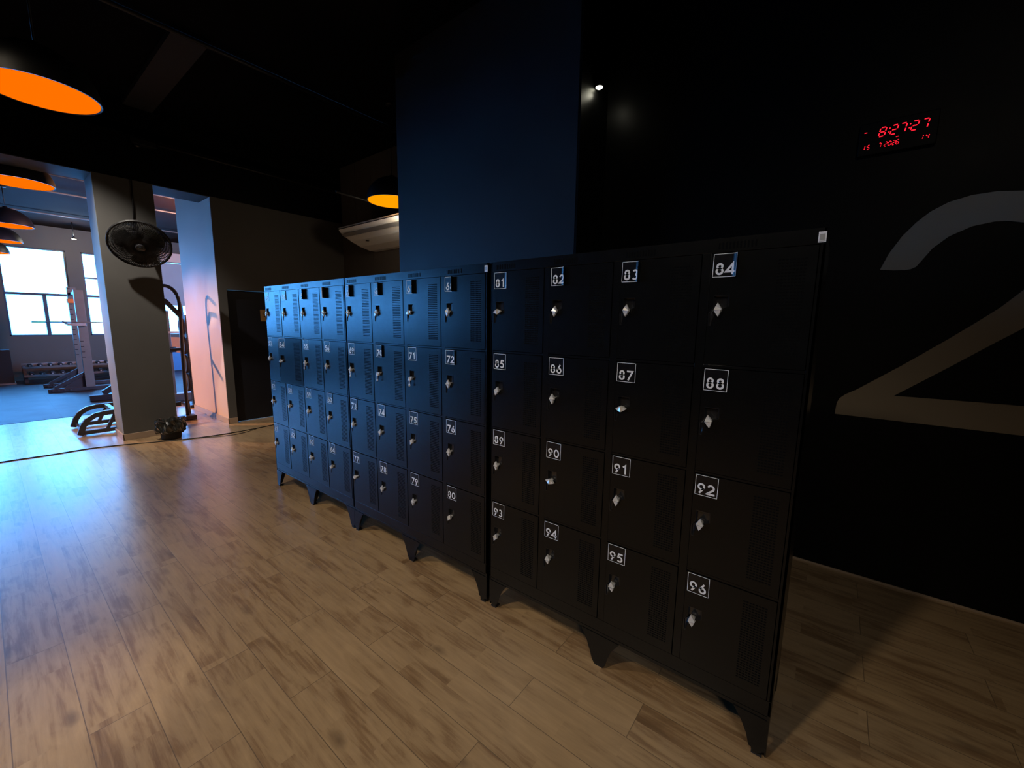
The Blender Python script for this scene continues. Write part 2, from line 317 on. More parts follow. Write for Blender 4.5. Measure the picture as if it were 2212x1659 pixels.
# pier and wall right of the second opening, with the dark door in it
b = MB(); b.box(-7.55, XF, 0.604, 0.72, 0, 3.43); b.box(-7.55, XF, 1.62, 2.7, 0, 3.43); b.box(-7.55, XF, 0.72, 1.62, 2.10, 3.43)
struct('wall_far', b, M['grey_wall'], 'dark grey wall around the black door')
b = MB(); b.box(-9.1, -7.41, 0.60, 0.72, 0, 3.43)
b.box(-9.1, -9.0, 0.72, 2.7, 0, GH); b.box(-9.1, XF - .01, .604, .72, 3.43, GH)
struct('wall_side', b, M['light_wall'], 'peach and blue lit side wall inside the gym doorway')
d = MB().box(-7.50, -7.46, 0.725, 1.615, 0.006, 2.095).build('door_1', M['navy'], None, 0.003); tag(d, 'black flush door in the far grey wall', None, None, 'structure')
# back wall panels with joints
b = MB(); x = XF
for x0, x1 in ((-7.4, -6.93), (-6.922, -6.45), (-6.442, -5.2), (-5.192, -3.7)): b.box(x0, x1, 2.68, 2.74, 0, CH)
b.mi = 1; b.box(-7.4, -3.7, 2.685, 2.76, 0, CH); b.mi = 0
struct('wall_back', b, [M['panel_wall'], M['black_wall']], 'brown-grey panelled wall behind the air conditioner')
struct('wall_divider', MB().box(-3.88, -1.66, 1.30, 2.9, 0, CH), M['slate'], 'broad slate-blue pillar behind the lockers')
b = MB(); b.box(-1.66, -1.64, 1.302, 1.76, 0, CH); b.box(-1.66, RX1, 1.75, 1.9, 0, CH)
struct('wall_right', b, M['black_wall'], 'black wall with the large numeral')
struct('wall_end', MB().box(RX1, RX1 + .1, RY0, 1.9, 0, CH), M['black_wall'], 'black wall behind the camera')
struct('wall_front', MB().box(XF, RX1, RY0 - .1, RY0, 0, CH), M['black_wall'], 'black wall opposite the lockers')
# ceiling beam, pipe
struct('trim_2', MB().box(XF, -5.2, -0.26, 0.03, 4.34, CH), M['beam'], 'ceiling beam running towards the openings, lit underside put into its grey')
# skirting
b = MB(); b.box(XF, XF + .015, -0.645, -0.045, 0, .085); b.box(XB, XF + .015, -0.649, -0.634, 0, .085); b.box(XB, XF + .015, -0.046, -0.031, 0, .085)
struct('baseboard_column', b, M['skirting'], 'light wood skirting around the column', .002)
b = MB(); b.box(XF, XF + .015, .59, .72, 0, .09); b.box(-9.1, XF + .015, .585, .60, 0, .09); b.box(XF, XF + .015, 1.62, 2.68, 0, .09)
struct('baseboard_far', b, M['skirting'], 'light wood skirting of the far wall', .002)
struct('baseboard_right', MB().box(-1.64, RX1, 1.742, 1.75, 0, .012), M['skirting'], 'thin pale joint strip at the foot of the black wall')
# gym shell
wins = [(-1.24, -0.07), (0.22, 1.39)] + [(-1.24 - 1.46 * k, -0.07 - 1.46 * k) for k in range(1, 9)] + [(1.75, 2.95)]
ZS, ZH, ZT = 1.15, 3.42, 2.24
b = MB(); b.box(XW - .2, XW, -14.2, 5.2, 0, ZS); b.box(XW - .2, XW, -14.2, 5.2, ZH, GH)
ed = sorted(wins); y = -14.2
for a, c in ed: b.box(XW - .2, XW, y, a, ZS, ZH); y = c
b.box(XW - .2, XW, y, 5.2, ZS, ZH)
struct('wall_window', b, M['gym_wall'], 'grey gym wall with the row of bright windows')
struct('wall_gym_left', MB().box(XW, XF - .5, -14.3, -14.2, 0, GH), M['gym_wall'], 'left end wall of the gym')
struct('wall_gym_right', MB().box(XW, -9.0, 5.2, 5.3, 0, GH), M['gym_wall'], 'right end wall of the gym')
struct('trim_4', MB().box(XW, XW + .06, 1.43, 3.6, 2.06, 3.35), M['pale'], 'pale panel above the farthest window')
struct('trim_5', MB().box(XW, XW + .35, 1.6, 5.1, 3.36, 3.62), M['light_wall'], 'salmon beam under the gym ceiling')
for i, (a, c) in enumerate(wins):
    b = MB(); t = .035
    b.box(XW - .13, XW - .05, a, c, ZS, ZS + t); b.box(XW - .13, XW - .05, a, c, ZH - t, ZH); b.box(XW - .13, XW - .05, a, a + t, ZS, ZH); b.box(XW - .13, XW - .05, c - t, c, ZS, ZH)
    b.box(XW - .13, XW - .03, a, c, ZT - .03, ZT + .03); mid = (a + c) / 2 + (.1 if i == 0 else 0); b.box(XW - .13, XW - .03, mid - .035, mid + .035, ZS, ZT)
    if i == 1: b.box(XW - .13, XW - .04, a, c, 2.72, 2.76)
    f = b.build('window_%d' % (i + 1), M['frame'], None, .004); tag(f, None, None, None, 'structure')
    MB().box(XW - .092, XW - .088, a + t, c - t, ZT + .03, ZH - t).build('clear_pane', M['glass'], f)
    b = MB(); b.box(XW - .092, XW - .088, a + t, mid - .035, ZS + t, ZT - .03); b.box(XW - .092, XW - .088, mid + .035, c - t, ZS + t, ZT - .03)
    b.build('frosted_pane', M['frost'], f)

# ------------------------------------------------------------------ digits as drawn strokes (geometric, rounded sans)
G = {
 '0': [(arc(.40, .5, .285, 0, 360, 28, .41), True)],
 '1': [([(.20, .74), (.47, .94), (.47, 0)], False)],
 '2': [(arc(.40, .67, .25, 165, -38, 14) + [(.08, .075), (.76, .075)], False)],
 '3': [(arc(.38, .715, .205, 150, -80, 12), False), (arc(.38, .29, .235, 80, -150, 14), False)],
 '4': [([(.60, 0), (.60, .93), (.08, .25), (.78, .25)], False)],
 '5': [([(.72, .925), (.28, .925), (.20, .56)] + arc(.37, .33, .26, 120, -145, 14), False)],
 '6': [(arc(.40, .32, .25, 0, 360, 24), True), ([(.18, .44), (.55, 1.0)], False)],
 '7': [([(.08, .925), (.68, .925), (.24, 0)], False)],
 '8': [(arc(.40, .72, .20, 0, 360, 22), True), (arc(.40, .30, .235, 0, 360, 24), True)],
 '9': [(arc(.40, .66, .25, 0, 360, 24), True), ([(.62, .54), (.25, 0)], False)],
}
def stroke(pts, closed, th):
    """polyline -> quads of width th (2D)"""
    P = [Vector(p) for p in pts]
    if closed: P = P[:-1]
    else:
        Q = [P[0]]
        for a, c in zip(P, P[1:]):
            k = 5 if (c - a).length > .3 else 1
            for j in range(1, k + 1): Q.append(a.lerp(c, j / k))
        P = Q
    n = len(P); L_, R_ = [], []
    for i in range(n):
        a = P[i] - P[i - 1] if (closed or i > 0) else P[1] - P[0]
        c = P[(i + 1) % n] - P[i] if (closed or i < n - 1) else a
        a = a.normalized(); c = c.normalized(); t = (a + c); t = t.normalized() if t.length > .01 else a
        nn = Vector((-t.y, t.x)); k = min(1 / max(.35, nn.dot(Vector((-a.y, a.x)))), 2.4)
        L_.append(P[i] + nn * th / 2 * k); R_.append(P[i] - nn * th / 2 * k)
    m = n if closed else n - 1
    return [(L_[i], R_[i], R_[(i + 1) % n], L_[(i + 1) % n]) for i in range(m)]

# ------------------------------------------------------------------ lockers
UW, PITCH, DEP = 1.395, 0.34878, 0.40
TOPS = [1.898, 1.482, 1.067, 0.651]; DH = 0.401; DW = 0.3130; DX = 0.0175
def cup_outline():
    """lock recess seen from the front; local to the door's left top corner (x right, z down negative)"""
    p = [(.018, -.150), (.066, -.150)] + [(.068, -.190)] + [(.068 - .050 * math.sin(t) ** 1.0 * .92 - .008 * (t / 1.57), -.190 - .068 * (1 - math.cos(t)) / 1.0 * 1.0) for t in (.5, .9, 1.25, 1.57)]
    p += [(.006, -.258), (.004, -.214), (.018, -.192)]
    return p
CUP = cup_outline()
def door_mesh():
    bm = bmesh.new(); y = -0.0025; T = .018
    out = [(0, 0), (DW, 0), (DW, -DH), (0, -DH)]
    vo = [bm.verts.new((a, y, c)) for a, c in out]; vi = [bm.verts.new((a, y, c)) for a, c in CUP]
    eds = []
    for vs in (vo, vi):
        for i in range(len(vs)): eds.append(bm.edges.new((vs[i], vs[(i + 1) % len(vs)])))
    bmesh.ops.triangle_fill(bm, edges=eds, use_beauty=True)
    for f in list(bm.faces):                                     # drop triangles inside the recess outline
        c = f.calc_center_median(); inside = False; n = len(CUP); j = n - 1
        for i in range(n):
            (xi, zi), (xj, zj) = CUP[i], CUP[j]
            if (zi > c.z) != (zj > c.z) and c.x < (xj - xi) * (c.z - zi) / (zj - zi) + xi: inside = not inside
            j = i
        if inside: bm.faces.remove(f)
    vb = [bm.verts.new((a, y + T, c)) for a, c in out]
    for i in range(4): bm.faces.new((vo[i], vo[(i + 1) % 4], vb[(i + 1) % 4], vb[i]))
    bm.faces.new(vb)
    bmesh.ops.recalc_face_normals(bm, faces=bm.faces)
    for f in bm.faces:
        if abs(f.normal.y) > .9 and f.calc_center_median().y < 0 and f.normal.y > 0: f.normal_flip()
    # perforated vent: small punched slots
    for r in range(31):
        for c in range(8):
            x0 = .2075 + c * .0102; z0 = -.037 - r * .0106
            vs = [bm.verts.new(q) for q in ((x0, y - .0003, z0), (x0 + .0072, y - .0003, z0), (x0 + .0072, y - .0003, z0 - .0048), (x0, y - .0003, z0 - .0048))]
            f = bm.faces.new(vs[::-1]); f.material_index = 1
    me = bpy.data.meshes.new('door'); bm.to_mesh(me); bm.free()
    me.materials.append(M['locker']); me.materials.append(M['locker_in'])
    return me
def recess_mesh():
    bm = bmesh.new(); n = len(CUP); y0 = -.0036
    cx = sum(p[0] for p in CUP) / n; cz = sum(p[1] for p in CUP) / n
    def dep(p): # deepest on the right, running out to the left edge of the finger pull
        if p[1] < -.192: return .003 + .013 * min(1, max(0, (p[0] - .004) / .045))
        return .014
    rim = [bm.verts.new((p[0] + (p[0] - cx) * .05, y0, p[1] + (p[1] - cz) * .03)) for p in CUP]
    ri2 = [bm.verts.new((p[0], y0, p[1])) for p in CUP]
    fl = [bm.verts.new((cx + (p[0] - cx) * .86, dep(p), cz + (p[1] - cz) * .92)) for p in CUP]
    for i in range(n):
        j = (i + 1) % n
        bm.faces.new((rim[i], rim[j], ri2[j], ri2[i])); bm.faces.new((ri2[i], ri2[j], fl[j], fl[i]))
    c = bm.verts.new((cx, .014, cz + .01))
    for i in range(n): f = bm.faces.new((fl[i], fl[(i + 1) % n], c))
    bmesh.ops.recalc_face_normals(bm, faces=bm.faces)
    # lock barrel boss
    me = bpy.data.meshes.new('lock_recess'); bm.to_mesh(me); bm.free(); me.materials.append(M['plastic']); return me
def knob_mesh():
    """chrome rhombus turn-latch on a round barrel, built about its own centre, long axis vertical"""
    b = MB(); b.lathe([(0.0, .013), (.0095, .013), (.0095, -.010), (.0, -.010)], axis='Y', n=16)
    h, w_ = .0255, .0140
    o = [(0, h), (w_ * .5, h * .56), (w_, 0), (w_ * .5, -h * .56), (0, -h), (-w_ * .5, -h * .56), (-w_, 0), (-w_ * .5, h * .56)]
    o = [(x * (1.0), z) for x, z in o]
    bk = [b.bm.verts.new((x, -.009, z)) for x, z in o]; fr = [b.bm.verts.new((x * .95, -.019, z * .95)) for x, z in o]
    rl = b.bm.verts.new((w_ * .85, -.0245, 0)); rr = b.bm.verts.new((-w_ * .85, -.0245, 0))
    n = 8
    for i in range(n): b.bm.faces.new((bk[i], bk[(i + 1) % n], fr[(i + 1) % n], fr[i]))
    b.bm.faces.new(bk)
    b.bm.faces.new((fr[0], fr[1], fr[2], rl, rr, fr[6], fr[7])); b.bm.faces.new((fr[4], fr[5], fr[6], rr, rl, fr[2], fr[3]))
    bmesh.ops.recalc_face_normals(b.bm, faces=b.bm.faces)
    me = bpy.data.meshes.new('latch_knob'); b.bm.to_mesh(me); b.bm.free(); me.materials.append(M['chrome']); return me
def key_mesh():
    b = MB(); b.box(-.0035, .0035, -.022, -.0205, -.022, .0); b.lathe([(0, -.0225), (.010, -.0225), (.010, -.0205), (0, -.0205)], (0, 0, -.030), 'Y', 14)
    me = bpy.data.meshes.new('key'); b.bm.to_mesh(me); b.bm.free(); me.materials.append(M['chrome']); return me
def label_mesh(num, curl, S=.082):
    """square black sticker with a white frame line and white numerals; 'curl' lifts its right edge"""
    b = MB(); bm = b.bm; n = 14; y = -.0004
    def quad(x0, x1, z0, z1, yy, mi, k=1):
        for i in range(k):
            a = x0 + (x1 - x0) * i / k; c = x0 + (x1 - x0) * (i + 1) / k
            f = bm.faces.new([bm.verts.new(q) for q in ((a, yy, z0), (c, yy, z0), (c, yy, z1), (a, yy, z1))]); f.material_index = mi
    quad(0, S, -S, 0, y, 0, 24)
    quad(0, S, -S, 0, y + .0002, 0, 24)
    t = .0020; e = y - .0002
    quad(0, S, -t, 0, e, 1, 24); quad(0, S, -S, -S + t, e, 1, 24); quad(0, t, -S, 0, e, 1); quad(S - t, S, -S, 0, e, 1)
    H = .041; x = .0065
    for ch in num:
        for pts, cl in G[ch]:
            for q in stroke(pts, cl, .175):
                f = bm.faces.new([bm.verts.new((x + v.x * H, e, -S + .0085 + v.y * H)) for v in q]); f.material_index = 1
                f.normal_update()
                if f.normal.y > 0: f.normal_flip()
        x += .0345
    if curl:
        x0, r = S * curl[0], curl[1]
        for v in bm.verts:
            s = v.co.x - x0 - (curl[2] * (-v.co.z) / S if len(curl) > 2 else 0)
            if s > 0:
                a = s / r; off = v.co.y
                v.co.x -= s; v.co.x += (r + off * 0) * math.sin(a) ; v.co.y = off - r * (1 - math.cos(a))
    me = bpy.data.meshes.new('number_label'); bm.to_mesh(me); bm.free()
    me.materials.append(M['lab_black']); me.materials.append(M['lab_white']); return me

DOOR, RECESS, KNOB, KEY = door_mesh(), recess_mesh(), knob_mesh(), key_mesh()
def link(name, me, parent, loc=(0, 0, 0), rot=(0, 0, 0)):
    o = bpy.data.objects.new(name, me); COL.objects.link(o); o.parent = parent; o.location = loc; o.rotation_euler = rot; return o
KN = {81: 86, 87: 84, 90: 100, 83: 4, 84: -4, 82: 6, 71: 60, 67: 70, 77: 70, 70: 55, 75: 30, 80: 25, 93: 22, 73: 12, 54: 80, 76: -4, 85: 18, 66: 25, 79: -3, 89: -6, 94: -5, 96: -8, 91: -4, 95: -8, 58: 40, 60: 25, 74: 12, 78: 6, 64: 30}
CURL = {81: (.80, .05), 82: (.66, .022), 83: (.68, .018), 84: (.72, .022), 68: (.60, .022), 67: (.62, .022), 66: (.60, .022), 65: (.58, .022), 52: (.5, .02), 51: (.5, .03), 50: (.8, .05), 72: (.74, .03), 70: (.68, .03), 73: (.8, .05), 74: (.8, .05), 86: (.85, .08), 85: (.9, .08), 71: (.88, .06), 60: (.85, .06), 58: (.9, .06), 76: (.9, .07), 90: (.92, .08), 88: (.92, .09), 62: (.8, .05), 69: (.85, .06)}
def frame_mesh():
    b = MB(); t = .0012
    ys = -.0
    b.box(0, .009, 0, DEP, .163, 1.95); b.box(UW - .009, UW, 0, DEP, .163, 1.95)          # sides
    b.box(0, UW, DEP - .005, DEP, .163, 1.95); b.box(0, UW, .002, DEP, 1.938, 1.9495); b.box(0, UW, .002, DEP, .1635, .18)
    b.box(0, UW, 0, .02, 1.9005, 1.95); b.box(0, UW, 0, .02, .186, .2475); b.box(0, UW, .0035, .02, .163, .186)   # top and bottom rails
    for c in range(5):
        x = c * PITCH
        x0, x1 = (x - .0158, x + .0158) if 0 < c < 4 else ((0, .0158) if c == 0 else (UW - .0158, UW))
        b.box(x0, x1, 0, .02, .2475, 1.9005)
        if 0 < c < 4: b.box(x - .004, x + .004, .02, DEP - .005, .18, 1.938)
    for r in range(3):
        z1 = TOPS[r] - DH - .002; z0 = TOPS[r + 1] + .002
        for c in range(4):
            b.box(c * PITCH + .0158, (c + 1) * PITCH - .0158, .001, .02, z0, z1)
        b.box(.009, UW - .009, .02, DEP - .005, z0 + .004, z1 - .004)
    # vertical vent slots in the top rail
    b.mi = 1
    for c in range(4):
        for k in range(11):
            x = c * PITCH + .036 + k * .0115
            b.face([(x, -.0004, 1.911), (x + .0058, -.0004, 1.911), (x + .0058, -.0004, 1.934), (x, -.0004, 1.934)])
    return b
def leg_mesh(kind):
    b = MB(); T = .012
    if kind == 'end':      # curved gusset narrowing to the foot, outer edge vertical
        poly = [(0, .165), (.125, .165), (.118, .158), (.092, .120), (.070, .072), (.058, .026), (.050, .026), (.045, .008), (.026, .008), (.010, .026), (0, .030)]
    else:
        poly = [(-.100, .165), (.100, .165), (.090, .152), (.062, .110), (.045, .060), (.036, .022), (.026, .006), (-.022, .006), (-.034, .022), (-.046, .060), (-.066, .110), (-.092, .152)]
    b.prism(poly, 'Y', -.001, .003)
    x0 = 0 if kind == 'end' else -.006
    b.prism([(.003, .165), (.12, .165), (.085, .12), (.045, .02), (.030, .008), (.003, .008)], 'X', x0, x0 + .004)
    b.mi = 1; b.box(.012 if kind == 'end' else -.02, .048 if kind == 'end' else .024, 0, .036, 0, .010)
    return b
def make_unit(first, x0, y0, rz, label, tag_x):
    u = thing('locker_unit', label, 'locker', (x0, y0, 0), rz, None)
    frame_mesh().build('carcass', [M['locker'], M['locker_in']], u, .0011)
    for back in (0, 1):
        for k in range(3):
            o = leg_mesh('end' if k != 1 else 'mid').build('leg', [M['locker'], M['rubber_black']], u, 0.0006)
            o.location = ((0, UW / 2, UW)[k], DEP if back else 0, 0)
            o.scale = (-1 if k == 2 else 1, -1 if back else 1, 1)
    if tag_x:
        b = MB(); b.box(tag_x, tag_x + .021, -.0012, -.0002, 1.905, 1.938); b.mi = 1
        b.box(tag_x + .0035, tag_x + .0175, -.0016, -.0012, 1.912, 1.931); b.box(tag_x + .002, tag_x + .019, -.0016, -.0012, 1.9075, 1.9095)
        o = b.build('asset_tag', [M['lab_white'], M['silver']], u); o['label'] = 'small white asset sticker'
    for r in range(4):
        for c in range(4):
            num = first + r * 4 + c
            d = link('door', DOOR, u, (c * PITCH + DX, 0, TOPS[r]))
            if num == 54:
                d.location = (c * PITCH + DX + DW, 0, TOPS[r]); d.rotation_euler = (0, 0, math.radians(10))
                d.data = DOOR.copy(); d.data.transform(Matrix.Translation((-DW, 0, 0))); d['label'] = 'locker door 54, slightly ajar'
                off = -DW
            else: off = 0; d['label'] = 'locker door numbered %d' % num
            link('lock_recess', RECESS, d, (off, 0, 0))
            k = link('latch_knob', KNOB, d, (off + .036, 0, -.201), (0, math.radians(KN.get(num, random.uniform(-14, 14))), 0))
            if num in (70, 71, 69, 55): link('key', KEY, d, (off + .036 + (.0 if num != 69 else .012), -.001, -.212))
            lx = .006; lz = -.0025
            if num == 94: lz = -.006
            link('number_label', label_mesh(str(num), CURL.get(num)), d, (off + lx, -.0029, lz), (0, math.radians(random.uniform(-.7, .7)), 0))
    return u
make_unit(49, -4.2136, 0.0, 0.0, 'farthest black steel locker unit, doors 49 to 64, blue window reflections', None)
make_unit(65, -2.8118, -0.003, 0.0, 'middle black steel locker unit, doors 65 to 80', 1.372)
make_unit(81, -1.395, -0.001, 0.0, 'nearest black steel locker unit, doors 81 to 96, at the dark end', 1.372)

# ------------------------------------------------------------------ big numeral on the black wall
pts = [(.224, 1.991), (.255, 2.085), (.303, 2.180), (.355, 2.250), (.407, 2.302), (.476, 2.343), (.562, 2.366), (.655, 2.370), (.750, 2.356), (.85, 2.325), (.95, 2.265), (1.03, 2.185), (1.075, 2.09), (1.08, 1.98), (1.05, 1.87), (.98, 1.77), (.91, 1.71), (.836, 1.651),
       (.744, 1.569), (.583, 1.42), (.37, 1.229), (1.12, 1.237), (1.12, 1.072), (.097, 1.076), (.101, 1.150), (.112, 1.182), (.140, 1.212), (.191, 1.248), (.389, 1.420), (.565, 1.584), (.678, 1.695), (.738, 1.757), (.811, 1.85), (.862, 1.93), (.885, 2.01), (.872, 2.09), (.835, 2.15), (.768, 2.195), (.715, 2.210), (.665, 2.214), (.582, 2.200), (.498, 2.156), (.44, 2.098), (.401, 2.030), (.382, 1.998), (.360, 1.986), (.337, 1.982), (.286, 1.984)]
o = MB().prism(pts, 'Y', 1.744, 1.7499).build('numeral_sign', M['two']); tag(o, 'large pale numeral 2 on the black wall', 'sign')

# ------------------------------------------------------------------ red digital wall clock
clk = thing('digital_clock', 'black wall clock with glowing red digits 8:27:27 and the date', 'clock', (0, 1.75, 0))
b = MB(); b.box(.045, .385, -.030, 0, 2.665, 2.845); b.build('housing', M['black_wall'], clk, .004)
SEG = {'0': 'abcdef', '1': 'bc', '2': 'abged', '3': 'abgcd', '4': 'fgbc', '5': 'afgcd', '6': 'afgecd', '7': 'abc', '8': 'abcdefg', '-': 'g'}
def seg7(mb, ch, x, z, w_, h, t, sl=.16):
    def q(x0, z0, x1, z1):
        y = -.0315
        if abs(z1 - z0) < 1e-6: p = [(x0, z0 - t / 2), (x1, z0 - t / 2), (x1, z0 + t / 2), (x0, z0 + t / 2)]
        else: p = [(x0 - t / 2, z0), (x0 + t / 2, z0), (x0 + t / 2, z1), (x0 - t / 2, z1)]
        p = [(x + a + sl * b_, y, z + b_) for a, b_ in p]
        mb.face(p); mb.face([(a, y + .001, c) for a, y, c in p])
    g = t * .75; S = SEG[ch]
    if 'a' in S: q(g, h, w_ - g, h)
    if 'g' in S: q(g, h / 2, w_ - g, h / 2)
    if 'd' in S: q(g, 0, w_ - g, 0)
    if 'f' in S: q(0, h / 2 + g, 0, h - g)
    if 'b' in S: q(w_, h / 2 + g, w_, h - g)
    if 'e' in S: q(0, g, 0, h / 2 - g)
    if 'c' in S: q(w_, g, w_, h / 2 - g)
b = MB()
for ch, x in (('8', .132), ('2', .183), ('7', .220), ('2', .270), ('7', .312)): seg7(b, ch, x, 2.758, .026, .048, .0055)
for x in (.172, .2595):
    for z in (2.772, 2.792): b.box(x + (z - 2.758) * .16, x + .005 + (z - 2.758) * .16, -.0316, -.0305, z, z + .005)
b.build('time_digits', M['led'], clk)
b = MB()
for ch, x in (('1', .070), ('5', .084), ('7', .136), ('2', .163), ('0', .180), ('2', .197), ('6', .214), ('1', .322), ('4', .338)):
    seg7(b, ch, x - (.008 if ch == '1' else 0), 2.699, .0115, .0225, .0034)
seg7(b, '-', .064, 2.783, .018, .022, .004, 0); seg7(b, '-', .209, 2.729, .018, .022, .0035, 0)
b.build('date_digits', M['led'], clk)

# ------------------------------------------------------------------ pendant lamps
def pendant(name, label, c, r, glow, ceil, group=None):
    t = thing(name, label, 'lamp', (c[0], c[1], c[2]), 0, group)
    prof = [(r * math.cos(a), r * .95 * math.sin(a)) for a in [PI / 2 * k / 10 for k in range(10)]] + [(.03, r * .95)]
    inner = [(rr * .965, h * .965) for rr, h in prof]
    b = MB(); b.lathe(prof + [(.03, r * 1.02), (0.0, r * 1.02)], n=40); b.lathe([(r, 0), (r * .965, 0)] + inner[1:] + [(0.0, r * .9)], n=40)
    b.build('lamp_shade', M['shade'], t, recalc=False)
    b = MB(); b.lathe([(0.0, .012), (r * .955, .006), (r * .955, .0), (0.0, .0)], n=40); b.build('diffuser', glow, t)
    MB().tube([(0, 0, r), (0, 0, ceil - c[2] - .02)], .006, 8).build('cord', M['cable'], t)
    b = MB(); b.lathe([(0, 0), (.05, 0), (.05, .03), (0, .03)], (0, 0, ceil - c[2] - .03), n=16); b.build('canopy', M['shade'], t)
    if glow is M['glow2']: point('pendant_bulb_or_fill', (c[0], c[1], c[2] - .28), 9, (1.0, .80, .58), .10)  # fill added below the dome to brighten the air conditioner
    else: point('pendant_bulb_or_fill', (c[0], c[1], c[2] - .06), 0.8, (1.0, .30, .05), .12)
    return t
GR = 'orange pendant lamps in the row'
pendant('pendant_lamp', 'nearest dome pendant glowing orange, cut by the left photo edge, before the openings', (-4.53, -1.235, 3.2), .315, M['glow'], CH, GR)
pendant('pendant_lamp', 'orange dome pendant just beyond the lintel, second of the row', (-8.2, -1.20, 3.3), .33, M['glow'], GH, GR)
pendant('pendant_lamp', 'orange dome pendant third of the row, against the dark gym ceiling', (-12.15, -1.17, 3.3), .33, M['glow'], GH, GR)
pendant('pendant_lamp', 'orange dome pendant fourth of the row, touching the top of the bright window', (-14.75, -1.20, 3.3), .33, M['glow'], GH, GR)
pendant('pendant_lamp', 'last dome pendant of the row, silhouetted against the window', (-15.45, -1.39, 3.10), .33, M['glow'], GH, GR)
pendant('pendant_lamp', 'amber dome pendant above the air conditioner beside the slate pillar', (-4.72, 1.84, 3.2), .32, M['glow2'], CH)

# ------------------------------------------------------------------ spotlights
def wall_spot(label, loc, energy, aim, r=.012):
    t = thing('spotlight', label, 'spotlight', loc)
    b = MB(); b.lathe([(0, .045), (.030, .045), (.034, .0), (.030, -.004), (0.0, -.004)], n=20); b.build('lamp_body', M['shade'], t)
    b = MB(); b.lathe([(0, -.012), (r * .8, -.010), (r, -.004), (0, -.0041)], n=16); b.build('bulb', M['bulb'], t)
    return t
wall_spot('small bright white spotlight beside the slate pillar, high on the black wall', (-1.605, 1.52, 3.485), 10, None, .028)
MB().box(-.035, .0, -.01, .01, .02, .04).build('bracket', M['shade'], bpy.data.objects['spotlight'])
point('spotlight_bulb', (-1.597, 1.515, 3.44), .35, (1, .95, .75), .02)
t = wall_spot('small bright white spotlight on the gym ceiling left of the column', (-15.3, 0.006, 3.60), 10, None, .045)
MB().tube([(0, 0, .04), (0, 0, .40)], .012, 8).build('stem', M['shade'], t)
point('spotlight_bulb', (-15.2, 0.0, 3.52), 25, (1, .95, .75), .04)

# ------------------------------------------------------------------ pipes and small fixtures
o = MB().tube([(-5.18, -3.5, 4.34), (-5.18, 2.6, 4.34)], .022, 10).build('ceiling_pipe', M['cable']); tag(o, 'thin dark pipe crossing the black ceiling', 'pipe')
o = MB().tube([(XF + .03, 0.04, 3.945), (XF + .03, 2.6, 3.945)], .016, 8).build('wall_conduit', M['cable']); tag(o, 'black conduit along the wall above the openings', 'pipe')
t = thing('junction_box', 'small glossy black box on the wall above the column, where the beam ends', 'box', (XF, -0.11, 3.87))
b = MB(); b.box(0, .10, -.13, .13, 0, .07); b.build('case', M['plastic'], t, .01)
b = MB(); b.lathe([(0, .0), (.035, 0), (.03, -.025), (0, -.03)], (.05, -.06, 0), n=16); b.build('lens', M['plastic'], t)
o = MB().tube([(-5.5, 1.5, 3.385), (-5.5, 2.68, 3.36)], .018, 8).build('wall_bracket', M['cable']); tag(o, 'dark bar running to the panelled wall beside the amber pendant', 'bar')
for x, lab, z in ((-10.2, 'nearest ceiling conduit crossing the gym', 3.93), (-11.65, 'middle ceiling conduit crossing the gym', 3.94), (-14.25, 'farthest ceiling conduit crossing the gym above the third pendant', 3.95)):
    o = MB().tube([(x, -10, z), (x, 5, z)], .016, 8).build('ceiling_conduit', M['steel']); tag(o, lab, 'pipe')

# ------------------------------------------------------------------ air conditioner
ac = thing('air_conditioner', 'white slim air conditioner on the panelled wall beside the slate pillar', 'air conditioner', (-6.35, 2.679, 2.83))
prof = [(0, 0), (-.12, .0), (-.30, .04), (-.46, .10), (-.58, .16), (-.655, .215), (-.685, .255), (-.68, .280), (-.62, .295), (0, .31)]
MB().prism(prof, 'X', 0, 1.62).build('body', M['white_gloss'], ac, .006)
b = MB(); b.box(.02, 1.6, -.698, -.683, .245, .253); b.build('front_seam', M['plastic'], ac)
b = MB(); b.prism([(-.655, .178), (-.60, .142), (-.595, .146), (-.652, .184)], 'X', .03, 1.59); b.build('air_louver', M['silver'], ac)
MB().prism([(y_ * .985, .003 + z_ * .98) for y_, z_ in prof], 'X', -.012, 0).build('end_cap', M['white_gloss'], ac, .003)
b = MB(); b.lathe([(0, 0), (.030, 0), (.026, -.006), (0, -.006)], (.42, -.44, .075), n=16); b.build('logo_badge', M['plastic'], ac)

# ------------------------------------------------------------------ wall fan on the column
fan = thing('wall_fan', 'black round wall fan on the grey column, tilted down', 'fan', (XF, -0.29, 2.70))
b = MB(); b.box(0, .02, -.06, .06, -.09, .09); b.build('wall_plate', M['plastic'], fan, .004)
b = MB(); b.tube([(.01, 0, .02), (.10, 0, .03), (.17, 0, -.03)], .022, 10); b.build('bracket_arm', M['plastic'], fan)
FT = Matrix.Translation((.27, 0, -.10)) @ Matrix.Rotation(math.radians(-14), 4, 'Z') @ Matrix.Rotation(math.radians(34), 4, 'Y')
b = MB(); b.lathe([(0, -.14), (.06, -.13), (.075, -.06), (.06, .0), (0, .0)], axis='X', n=20, mtx=FT); b.build('motor', M['plastic'], fan)
b = MB()
for k in range(3):
    a0 = 2 * PI * k / 3
    for s in range(6):
        a = a0 + s * .23; c = a0 + (s + 1) * .23
        p = []
        for an, r in ((a, .05), (a, .285 - .02 * abs(s - 2.5)), (c, .285 - .02 * abs(s - 1.5)), (c, .05)):
            p.append(FT @ Vector((.03 + .045 * (1 - (an - a0) / 1.38) * (r / .26), r * math.cos(an), r * math.sin(an))))
        b.face(p)
b.build('blades', M['plastic'], fan)
